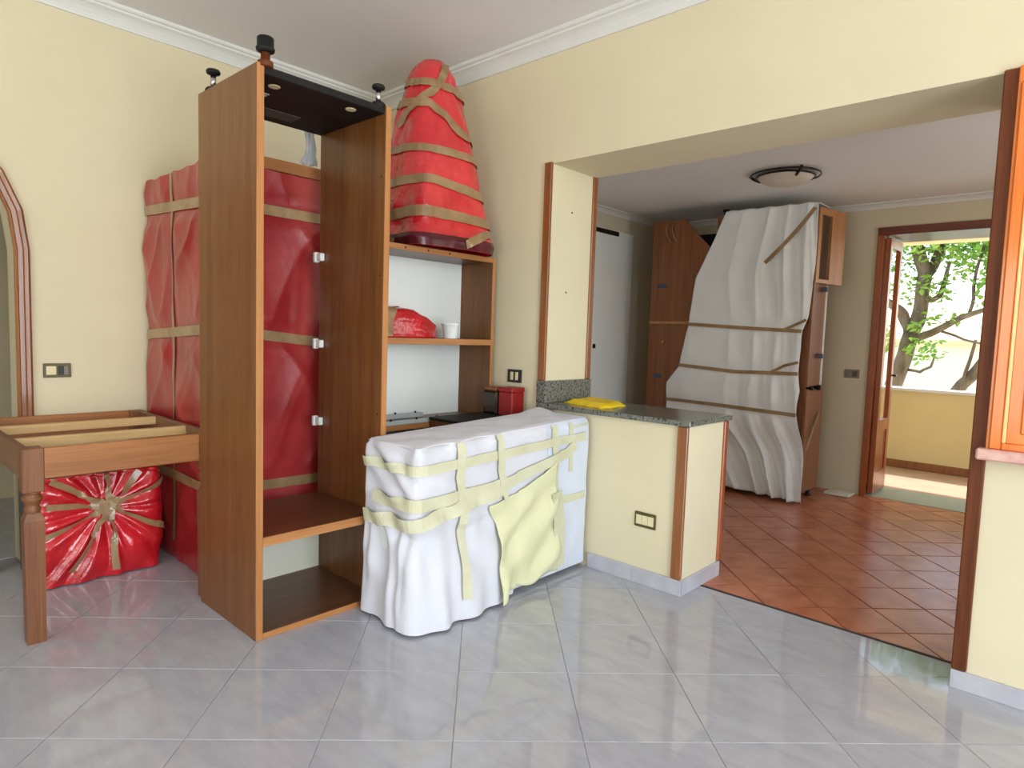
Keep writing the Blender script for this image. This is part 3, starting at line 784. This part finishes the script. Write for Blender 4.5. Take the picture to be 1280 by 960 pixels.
# ---- low cabinet wrapped in white sheets
UX0, UX1, UY0, UY1, UZ = 1.672, 2.055, -1.245, -.022, .835
ucx, ucy, uhx, uhy = (UX0+UX1)/2, (UY0+UY1)/2, (UX1-UX0)/2, (UY1-UY0)/2
t = thing('wrapped_low_cabinet', (ucx, ucy, 0), 'low cabinet wrapped in white sheets and pale masking tape against the half wall', 'cabinet')
mb = MB(); mb.box(UX0+.006, UX1-.012, UY0+.012, UY1-.006, .02, .775, .004); mb.build('body', 'white_board', t)
UL = 2*uhx
def pinch(z): return .25+.75*sstep(.0, .09, min(abs(z-.735), abs(z-.585)))
def unit_s(s, z):
    p, n = rrect(s, ucx, ucy, uhx, uhy, .035)
    f = s-UL                              # distance along the front face
    loose = sstep(.62, .42, f)            # left skirt hangs loose, right is taut plastic
    if s > 2*UL+2*uhy: loose = 0
    low = sstep(.47, .0, z)
    d = .004
    fl_ = sstep(UL-.12, UL+.02, s)
    wv = s*(30+6*nz(s*2.3, 11)) + 2.6*nz(s*3.5, z*1.6)
    d += loose*low*(.022+.030*fl_ + (.020+.006*fl_)*math.sin(wv)*(.55+.6*nz(s*4, 3)) + .010*nz(s*9, z*3, 6))
    lf = sstep(UL-.02, UL-.10, s)
    d += loose*lf*(.012*math.sin(s*62+3*nz(s*6, z*2)+z*4))*sstep(.50, .40, z)*(.45+.55*sstep(0, .4, z))
    d += loose*lf*.012*math.sin((s*.9+z)*34+2*nz(s*4, z*3))*sstep(.55, .62, z)*sstep(.83, .76, z)
    d += loose*(1-low)*(.010*math.sin(s*26+z*20+2*nz(s*5, z*4))+.006*nz(s*12, z*9))*pinch(z)
    d += loose*.012*sstep(.42, .47, z)*sstep(.56, .50, z)
    d += (1-loose)*(.007*nz(s*7, z*7, 4)+.004*ridge(s*5+z*3, z*6, 8))
    back = sstep(.06, .0, min(s, 1e9)) if s < .06 else 0
    d *= (1-.8*back)
    if s > 2*UL+2*uhy: d = .002
    if UL+2*uhy < s <= 2*UL+2*uhy: d = .002
    d -= .02*sstep(UZ-.03, UZ, z)
    lift = (.012+.02*max(0, nz(s*5, 7)))*(1 if s < UL+2*uhy else 0)
    if f > .62: lift += .022
    zz = lift + (z/UZ)*(UZ-lift)
    return V((p.x+n.x*d, p.y+n.y*d, zz*utop(p.y)))
def utop(y): return .962+.062*min(1, max(0, (y-UY0)/(UY1-UY0)))
us_l = lin(0, UL+.86, 150); us_r = lin(UL+.85, UL+2*uhy-.002, 50)
mb = MB(); mb.grid(unit_s, us_l, lin(0, UZ, 60))
per = lin(UL+2*uhy, 4*(uhx+uhy), 60); mb.grid(unit_s, per, lin(0, UZ, 12))
mb.build('white_sheet', 'cloth', t, label='loose white cotton sheet')
mb = MB(); mb.grid(lambda s, z: unit_s(s, z)+V((.003, 0, 0)), us_r, lin(.004, UZ, 50))
mb.build('plastic_sheet', 'plastic_white', t, label='taut white plastic sheet')
def unit_top(a, b):
    x = UX0+.012+a*(UX1-UX0-.022); y = UY0+.014+b*(UY1-UY0-.026)
    e = min(a, 1-a, b*3, (1-b)*3)
    return V((x, y, (UZ-.008+.012*sstep(0, .08, e)+.012*nz(x*8, y*8, 2)*sstep(0, .15, e))*utop(y)+.02*sstep(.82, .95, b)*sstep(.5, .1, a)))
mb = MB(); mb.grid(unit_top, lin(0, 1, 26), lin(0, 1, 70)); mb.build('top_sheet', 'cloth', t)
def cream_s(s, z):
    p = unit_s(s, z); f = s-UL
    p.x += .020+.016*math.sin((f*.8-z)*24+2*nz(f*4, z*4))*sstep(.58, .45, z)*.8+.02*sstep(.5, .1, z)*(.6+.4*math.sin(f*30)) 
    return p
mb = MB()
def cream_grid(a, b):
    f = .47+a*.46-.07*sstep(.75, 1, b)*(1-a)
    z1 = .50+.13*a - .03*math.sin(a*PI); z0 = .012+.02*math.sin(a*6)**2
    z1 += 0; l = .06*(1-b)*0
    return cream_s(UL+f+.03*(b-.5)*(1-2*a), z0+(z1-z0)*b)
mb.grid(cream_grid, lin(0, 1, 50), lin(0, 1, 40)); o = mb.build('cream_cloth', 'cloth_cream', t, label='pale yellow cloth taped over the front')
o.modifiers.new('t', 'SOLIDIFY').thickness = .003
uc = (ucx, ucy, .4)
def front_tape(path, wd, off=.006, S=unit_s):
    ribbon(S, path, wd, uc, off, 24).build('tape_strip', 'masking', t)
front_tape([(.03, .735), (UL, .735), (UL+1.17, .735)], .045, .012)
front_tape([(.10, .575), (UL, .578), (UL+.55, .585), (UL+1.0, .66), (UL+1.08, .70)], .055, .014)
front_tape([(.04, .475), (UL, .50), (UL+.40, .545), (UL+.55, .56)], .06, .018)
front_tape([(UL+.93, .40), (UL+1.18, .40)], .04)
front_tape([(UL+.24, .82), (UL+.26, .10)], .045, .016)
front_tape([(UL+.48, .82), (UL+.53, .50)], .04, .018)
front_tape([(UL+.90, .82), (UL+.92, .45)], .05, .010)
front_tape([(UL+.91, .46), (UL+.95, .22), (UL+.945, .04)], .085, .030)
front_tape([(UL+1.04, .82), (UL+1.05, .55)], .03, .006)
front_tape([(UL+1.02, .80), (UL+1.19, .80)], .012, .006)

# ---- yellow folded cloth on the granite
t = thing('yellow_cloth', (1.93, .22, .896), 'folded bright yellow cloth lying on the granite top', 'cloth')
for k in range(3):
    def yc(a, b, k=k):
        x = 1.755+.33*a+.01*k*math.sin(b*5); y = .08+.26*b+.09*(a-.5)*-1+.008*k
        edge = min(a, 1-a, b, 1-b)
        return V((x, y, .899+.008*(k+1)*sstep(-.02, .12, edge)+.004*nz(a*6, b*6, k)))
    mb = MB(); mb.grid(yc, lin(0, 1, 20), lin(0, 1, 20)); o = mb.build('fold', 'yellow_cloth', t)
    o.modifiers.new('t', 'SOLIDIFY').thickness = .006

# ---- kitchen tall unit under a white sheet
t = thing('kitchen_unit', (1.66, 2.65, 0), 'tall brown kitchen cupboard in the kitchen corner half hidden by a sheet', 'cupboard')
QX0, QX1, QY0, QY1, QZ = .93, 2.40, 2.455, 2.86, 2.385
mb = MB(); mb.box(QX0, QX1-.02, QY0+.02, QY1, .08, 1.80, .003); mb.box(1.55, QX1-.02, QY0+.02, QY1, 1.80, QZ, .003); mb.build('body', 'kitchen_wood', t)
mb = MB(); mb.box(QX1-.02, QX1, QY0, QY1, .08, .925, .002); mb.build('side_panel', 'kitchen_wood', t)
mb = MB(); mb.box(QX1-.02, QX1, QY0, QY1-.10, .955, 1.80, .002); mb.build('side_panel', 'kitchen_wood', t)
for (y, r_) in ((QY0+.04, .016), (QY0+.22, .022)):
    mb = MB(); mb.lathe((QX1+.0, y, .94), [(r_*.6, -.02), (r_*.6, .004), (r_, .008), (r_, .03), (r_*.7, .036)], 14, 'X'); mb.build('knob', 'black_plastic', t)
# left front: door with clipped corner under a dark open top
mb = MB(); mb.prism([(QX0, QY0, 1.46), (1.56, QY0, 1.46), (1.56, QY0, 2.06), (1.24, QY0, 2.385), (QX0, QY0, 2.385)], (0, .02, 0)); dl = mb.build('door', 'kitchen_wood', t)
mb = MB(); mb.box(QX0, 1.56, QY0, QY0+.02, .10, 1.44, .002); mb.build('door', 'kitchen_wood', t)
mb = MB(); mb.box(QX0, 1.56, QY0-.012, QY0+.018, 1.437, 1.463, .003); mb.build('rail', 'kitchen_pale', t)
mb = MB(); mb.box(QX0+.01, 1.55, QY1-.02, QY1, 1.80, 2.30); mb.build('back_board', 'black_plastic', t)  # black board put in for the shade inside the open top
for z in (1.79, .95):
    mb = MB(); mb.box(1.00, 1.09, QY0-.006, QY0+.002, z-.02, z+.02, .001); mb.build('tape_piece', 'blue_tape', t)
for x, z0 in ((1.08, 2.36), (1.14, 2.36)):
    mb = MB(); mb.tube([(x, QY0-.008, z0), (x-.012, QY0-.014, z0-.06), (x+.006, QY0-.01, z0-.12), (x+.04, QY0-.008, z0-.17)], .006, 6); mb.build('tape_loop', 'tape', t)
mb = MB(); mb.lathe((1.09, QY0, 1.27), [(.012, 0), (.016, -.02), (.010, -.026)], 12, 'Y'); mb.build('knob', 'kitchen_pale', t)
for cx in (QX0+.05, 1.66, QX1-.05):
    for cy in (QY0+.06, QY1-.06):
        mb = MB(); mb.lathe((cx, cy, 0), [(.028, 0), (.028, .012), (.016, .02), (.016, .085)], 14); mb.build('foot', 'black_plastic', t)
mb = MB(); mb.lathe((1.62, QY0+.03, QZ), [(.02, 0), (.02, .03), (.028, .035), (.028, .05)], 14); mb.build('foot_pad', 'black_plastic', t)
# open framed door hanging at its upper right
a0 = V((QX1+.005, QY0+.01, 0)); dv = V((.085, .37, 0)).normalized(); wdt = .385; nv = V((-dv.y, dv.x, 0))*.022
def strip(u0_, u1_, z0, z1):
    p = [a0+dv*u0_+V((0, 0, z0)), a0+dv*u1_+V((0, 0, z0)), a0+dv*u1_+V((0, 0, z1)), a0+dv*u0_+V((0, 0, z1))]
    return p
mb = MB()
for q in ((0, .04, 1.785, 2.375), (wdt-.20, wdt, 1.785, 2.375), (.04, wdt-.20, 2.32, 2.375), (.04, wdt-.20, 1.785, 1.815)):
    mb.prism(strip(*q), nv)
of = mb.build('open_door', 'kitchen_pale', t, label='open framed door')
mb = MB(); mb.prism(strip(.04, wdt-.20, 1.815, 2.32), nv*.2); mb.build('glass_pane', 'glass', of)
for z in (1.74, 1.2):
    mb = MB(); mb.box(QX1-.002, QX1+.05, QY0+.16, QY0+.20, z-.018, z+.018, .003); mb.build('tape_piece', 'blue_tape', t)
mb = MB(); mb.box(QX1-.001, QX1+.012, QY0+.29, QY0+.305, .96, 1.78, .002); mb.build('edge_strip', 'white_board', t)

t = thing('dust_sheet', (1.85, 2.42, 0), 'white sheet tied with brown tape over the kitchen cupboard', 'sheet')
LB = [(0, 1.68), (.35, 1.45), (.52, 1.22), (.66, 1.175), (.88, 1.165), (1.04, 1.285), (1.4, 1.355), (1.83, 1.41), (2.17, 1.565), (2.42, 1.665)]
RB = [(0, 2.43), (.3, 2.425), (.46, 2.405), (.71, 2.34), (.9, 2.36), (1.04, 2.335), (1.23, 2.345), (1.38, 2.345), (1.49, 2.385), (1.92, 2.405), (2.42, 2.40)]
def sheet_s(a, z, flat=False):
    """a in 0..1 across the width, z the height."""
    xl, xr = interp(LB, z), interp(RB, z)
    x = xl+(xr-xl)*a
    tie = min(abs(z-1.40-.02*(1-a)), abs(z-1.04), abs(z-.715))
    amp = (.026+.022*sstep(.75, .1, z))*(.25+.75*sstep(0, .16, tie))
    ph = a*30*(.55+.45*a)+1.6*nz(a*3, z*1.2)+ (1-a)*z*1.5 + 2.2*z
    fold = amp*(1-2*abs(math.sin(ph*.5))**.8)*(.3+.7*sstep(.15, .65, a)) + .4*amp*(1-2*abs(math.sin(ph*1.13+z*3.1))**.7)*sstep(.3, .8, a) + .008*nz(a*8, z*6, 1)
    if flat: fold = amp*.75
    y = QY0-.026-.012*sstep(0, .1, tie)-fold*.9-.045*sstep(.5, 0, z)
    return V((x, min(y-.012, QY0-.010), .018 + z + .035*(1-a)*sstep(.5, 0, z)))
mb = MB()
zs = lin(0, 2.385, 120); as_ = lin(0, 1, 90)
rows = mb.grid(sheet_s, as_, zs)
# over the top and back
tops = []
for k in (0, 1, 2, 3):
    row = []
    for a in as_:
        p = sheet_s(a, 2.385)
        row.append(mb.bm.verts.new((p.x, QY0+.0+k*.11 if k else QY0-.004, 2.413+.004*math.sin(a*30))))
    tops.append(row)
for A, B in zip([rows[-1]]+tops, tops):
    for i in range(len(as_)-1):
        f = mb.bm.faces.new((A[i], A[i+1], B[i+1], B[i])); f.smooth = True
o = mb.build('cloth', 'cloth_grey', t)
o.modifiers.new('t', 'SOLIDIFY').thickness = .004
sc_ = (1.85, 2.7, 1.2)
for pth, wd in (([(.0, 1.42), (.5, 1.395), (1.0, 1.375)], .03), ([(0.0, 1.05), (.5, 1.02), (1.0, 1.035)], .03), ([(0, .73), (.5, .72), (1.0, .70)], .03),
                ([(.60, 1.93), (.99, 2.34)], .032), ([(.80, 1.04), (.9, 1.10), (1.0, 1.13)], .022), ([(.85, 1.38), (.93, 1.43), (1.0, 1.47)], .022)):
    ribbon(lambda a, z: sheet_s(a, z, True), pth, wd, sc_, .008, 24).build('tape_strip', 'tape', t)
mb = MB(); mb.tube([(2.44, 2.40, .44), (2.425, QY0+.05, .52), (2.412, QY0+.28, .73)], .009, 6); mb.build('tape_tail', 'tape', t)
# scrap board on the kitchen floor
mb = MB(); mb.box(2.43, 2.63, 2.97, 3.17, .004, .022, .003)
o = mb.build('scrap_board', 'cream_board', loc=(2.53, 3.07, .004)); props(o, 'pale scrap of board on the kitchen floor beside the cupboard', 'board')

# ---- ceiling lamp in the kitchen
LX, LY = 2.37, 1.78
t = thing('ceiling_lamp', (LX, LY, KZ), 'round frosted ceiling lamp with dark metal rings in the kitchen', 'lamp')
mb = MB(); mb.lathe((LX, LY, KZ), [(.10, 0), (.10, -.03)], 24); mb.build('ceiling_plate', 'black_metal', t)
mb = MB(); mb.lathe((LX, LY, KZ), [(.185, -.028), (.18, -.042), (.155, -.062), (.11, -.078), (.05, -.086), (.004, -.088)], 36, cap=False); mb.build('glass_dome', 'frosted', t)
for r_, z in ((.232, -.018), (.196, -.032)):
    mb = MB(); mb.tube([(LX+r_*math.cos(2*PI*i/40), LY+r_*math.sin(2*PI*i/40), KZ+z) for i in range(41)], .006, 6, False); mb.build('ring', 'black_metal', t)
for k in range(3):
    a = math.radians(75+120*k); c, s_ = math.cos(a), math.sin(a)
    mb = MB(); mb.tube([(LX+.24*c, LY+.24*s_, KZ-.008), (LX+.20*c, LY+.20*s_, KZ-.036), (LX+.165*c, LY+.165*s_, KZ-.052)], .010, 6); mb.build('clip', 'black_metal', t)

# ---- sockets and switches
def plate(name, c, along, wdt, hgt, face, slots, slot_m, label, cat):
    """c on the wall plane; along 'x' (wall facing -y) or 'y' (wall facing +x)."""
    t = thing(name, c, label, cat)
    def bx(a0, a1, z0, z1, d0, d1, bev, nm, m_):
        mb = MB()
        if along == 'x': mb.box(c[0]+a0, c[0]+a1, c[1]-d1, c[1]-d0, c[2]+z0, c[2]+z1, bev)
        else: mb.box(c[0]+d0, c[0]+d1, c[1]+a0, c[1]+a1, c[2]+z0, c[2]+z1, bev)
        return mb.build(nm, m_, t)
    bx(-wdt/2, wdt/2, -hgt/2, hgt/2, 0, .009, .002, 'plate', face)
    for a0, a1, mm in slots:
        bx(a0, a1, -hgt*.31, hgt*.31, .008, .013, .0015, 'module', mm)
plate('wall_switch', (.0, -2.055, 1.023), 'y', .125, .075, 'outlet_brass', [(-.05, -.005, 'outlet_cream'), (.005, .028, 'outlet_black'), (.03, .05, 'outlet_grey')], '', 'dark switch plate on the wall beside the arched doorway', 'switch')
plate('wall_socket', (1.462, 0, 1.04), 'x', .115, .08, 'outlet_black', [(-.03, -.008, 'outlet_cream'), (.010, .032, 'outlet_cream')], '', 'black double socket above the jar and tin', 'socket')
plate('wall_socket', (2.425, 0, .345), 'x', .125, .08, 'outlet_brass', [(-.052, -.018, 'outlet_cream'), (-.016, .016, 'outlet_cream'), (.018, .052, 'outlet_cream')], '', 'bronze framed socket plate with three cream modules on the half wall', 'socket')
plate('wall_switch', (2.525, KY, 1.05), 'x', .12, .075, 'outlet_grey', [(-.045, -.003, 'outlet_grey'), (.003, .045, 'outlet_brass')], '', 'grey switch plate on the wall beside the balcony door', 'switch')
for y, z in ((.20, 2.04), (.17, 1.56)):
    mb = MB(); mb.lathe((1.70, y, z), [(.006, -.003), (.006, .002), (.003, .003)], 10, 'X'); mb.build('nail', 'casing_dark', wall_back)

# ================================================================== OUTSIDE
TY = 7.4
t = thing('tree', (2.1, TY, -3), 'leafy tree with forked grey trunk beyond the balcony parapet', 'tree')
def limb(pts, rads, nm='branch'):
    mb = MB(); P = []; Rd = []
    for i in range(len(pts)-1):
        for k in range(5):
            q = k/5; P.append(V(pts[i]).lerp(V(pts[i+1]), q)+V((nz(i+q, 1, len(pts))*.03, nz(i+q, 5)*.03, 0))); Rd.append(rads[i]+(rads[i+1]-rads[i])*q)
    P.append(V(pts[-1])); Rd.append(rads[-1])
    mb.tube(P, Rd, 10); return mb.build(nm, 'bark', t)
limb([(1.80, TY, -3), (1.86, TY, -.2), (1.97, TY, .75), (2.09, TY, 1.2), (2.14, TY, 1.48)], [.2, .15, .11, .10, .10], 'trunk')
limb([(2.12, TY, 1.36), (2.20, TY, 1.65), (2.23, TY, 2.0), (2.245, TY, 2.33), (2.14, TY-.05, 2.66), (2.03, TY-.1, 2.9), (1.9, TY-.2, 3.4)], [.09, .095, .085, .09, .075, .06, .05])
limb([(2.235, TY, 2.25), (2.36, TY+.1, 2.55), (2.5, TY+.2, 3.0), (2.7, TY, 3.5)], [.075, .06, .05, .03])
limb([(2.15, TY, 1.36), (2.10, TY, 1.58), (2.02, TY, 1.75), (1.91, TY-.05, 1.86), (1.6, TY-.2, 2.1), (1.2, TY-.3, 2.6)], [.08, .075, .07, .06, .05, .03])
limb([(2.10, TY, 1.38), (2.40, TY-.1, 1.50), (2.72, TY-.2, 1.70), (2.98, TY-.3, 1.80), (3.5, TY-.4, 2.1)], [.06, .05, .038, .03, .02])
limb([(2.48, TY-.1, 1.53), (2.76, TY-.1, 1.42), (3.1, TY-.1, 1.34), (3.5, TY, 1.40)], [.018, .015, .012, .01])
limb([(2.80, TY-.2, 1.73), (2.83, TY-.2, 2.1), (2.90, TY-.2, 2.6), (2.95, TY-.2, 3.0)], [.022, .02, .016, .012])
limb([(2.24, TY, 2.0), (2.36, TY-.1, 1.93), (2.46, TY-.1, 2.0), (2.50, TY-.1, 2.2), (2.54, TY-.1, 2.45)], [.035, .035, .035, .03, .02])
limb([(2.14, TY, .98), (2.30, TY-.1, .96), (2.42, TY-.1, 1.04), (2.46, TY-.1, 1.22)], [.02, .018, .016, .01])
limb([(2.52, TY+.3, -3), (2.64, TY+.2, .55), (2.76, TY+.1, .82), (2.98, TY, 1.13), (3.2, TY, 1.55), (3.6, TY, 2.6)], [.12, .09, .075, .07, .06, .05], 'trunk')
limb([(2.74, TY, .5), (2.80, TY, 1.0), (2.88, TY, 1.42)], [.025, .022, .018])
rl = random.Random(3)
verts, faces = [], []
def add_leaf(c, L, rng):
    d = V((rng.uniform(-1, 1), rng.uniform(-1, 1), rng.uniform(-.9, .4))).normalized()
    sdv = d.cross(V((rng.uniform(-1, 1), rng.uniform(-1, 1), 1))).normalized(); nn = d.cross(sdv)
    i = len(verts)
    verts.extend([c, c+d*L*.35+sdv*L*.26, c+d*L*.7+sdv*L*.2, c+d*L, c+d*L*.7-sdv*L*.2, c+d*L*.35-sdv*L*.26, c+d*L*.5-nn*L*.06])
    for a, b in ((0, 1), (1, 2), (2, 3), (3, 4), (4, 5), (5, 0)): faces.append((i+a, i+b, i+6))
blobs = [((2.45, TY, 2.9), (.9, .6, .45), 1700), ((3.1, TY-.1, 2.65), (.6, .5, .6), 1200), ((1.7, TY, 2.45), (.45, .4, .5), 210), ((2.42, TY-.1, 2.15), (.26, .2, .24), 150),
         ((2.5, TY-.1, 1.72), (.30, .2, .12), 70), ((2.35, TY-.1, 1.28), (.28, .2, .20), 90), ((1.8, TY-.1, 1.45), (.25, .2, .22), 110), ((2.0, TY+.1, 2.2), (.3, .2, .35), 130), ((3.4, TY, 2.3), (.5, .4, .5), 220),
         ((2.2, TY, 3.6), (1.7, 1.0, .6), 900), ((3.05, TY-.3, 2.05), (.25, .2, .3), 60), ((2.25, TY-.2, 1.58), (.1, .1, .1), 24)]
for c, e, k in blobs:
    for _ in range(k):
        while True:
            q = V((rl.uniform(-1, 1), rl.uniform(-1, 1), rl.uniform(-1, 1)))
            if q.length < 1: break
        add_leaf(V((c[0]+q.x*e[0], c[1]+q.y*e[1], c[2]+q.z*e[2])), rl.uniform(.06, .12), rl)
me = bpy.data.meshes.new('foliage'); me.from_pydata([v-V((2.1, TY, -3)) for v in verts], [], faces); me.materials.append(MATS['leaf'])
o = bpy.data.objects.new('foliage', me); link(o, t); o['kind'] = 'stuff'
# ground far below and a pale house behind the tree
mb = MB(); mb.box(-80, 80, -80, 120, -3.1, -3.0); mb.build('ground', 'far_ground', kind='structure', loc=(0, 30, -3))
t = thing('far_house', (0, 26, -3), 'pale yellow house far behind the tree', 'building')
mb = MB(); mb.box(-6, 6.5, 24, 32, -3, 1.4); mb.build('wall', 'far_wall', t)
mb = MB(); mb.box(-6.3, 6.8, 23.7, 32.3, 1.4, 1.6, .03); mb.build('roof', 'beam', t)
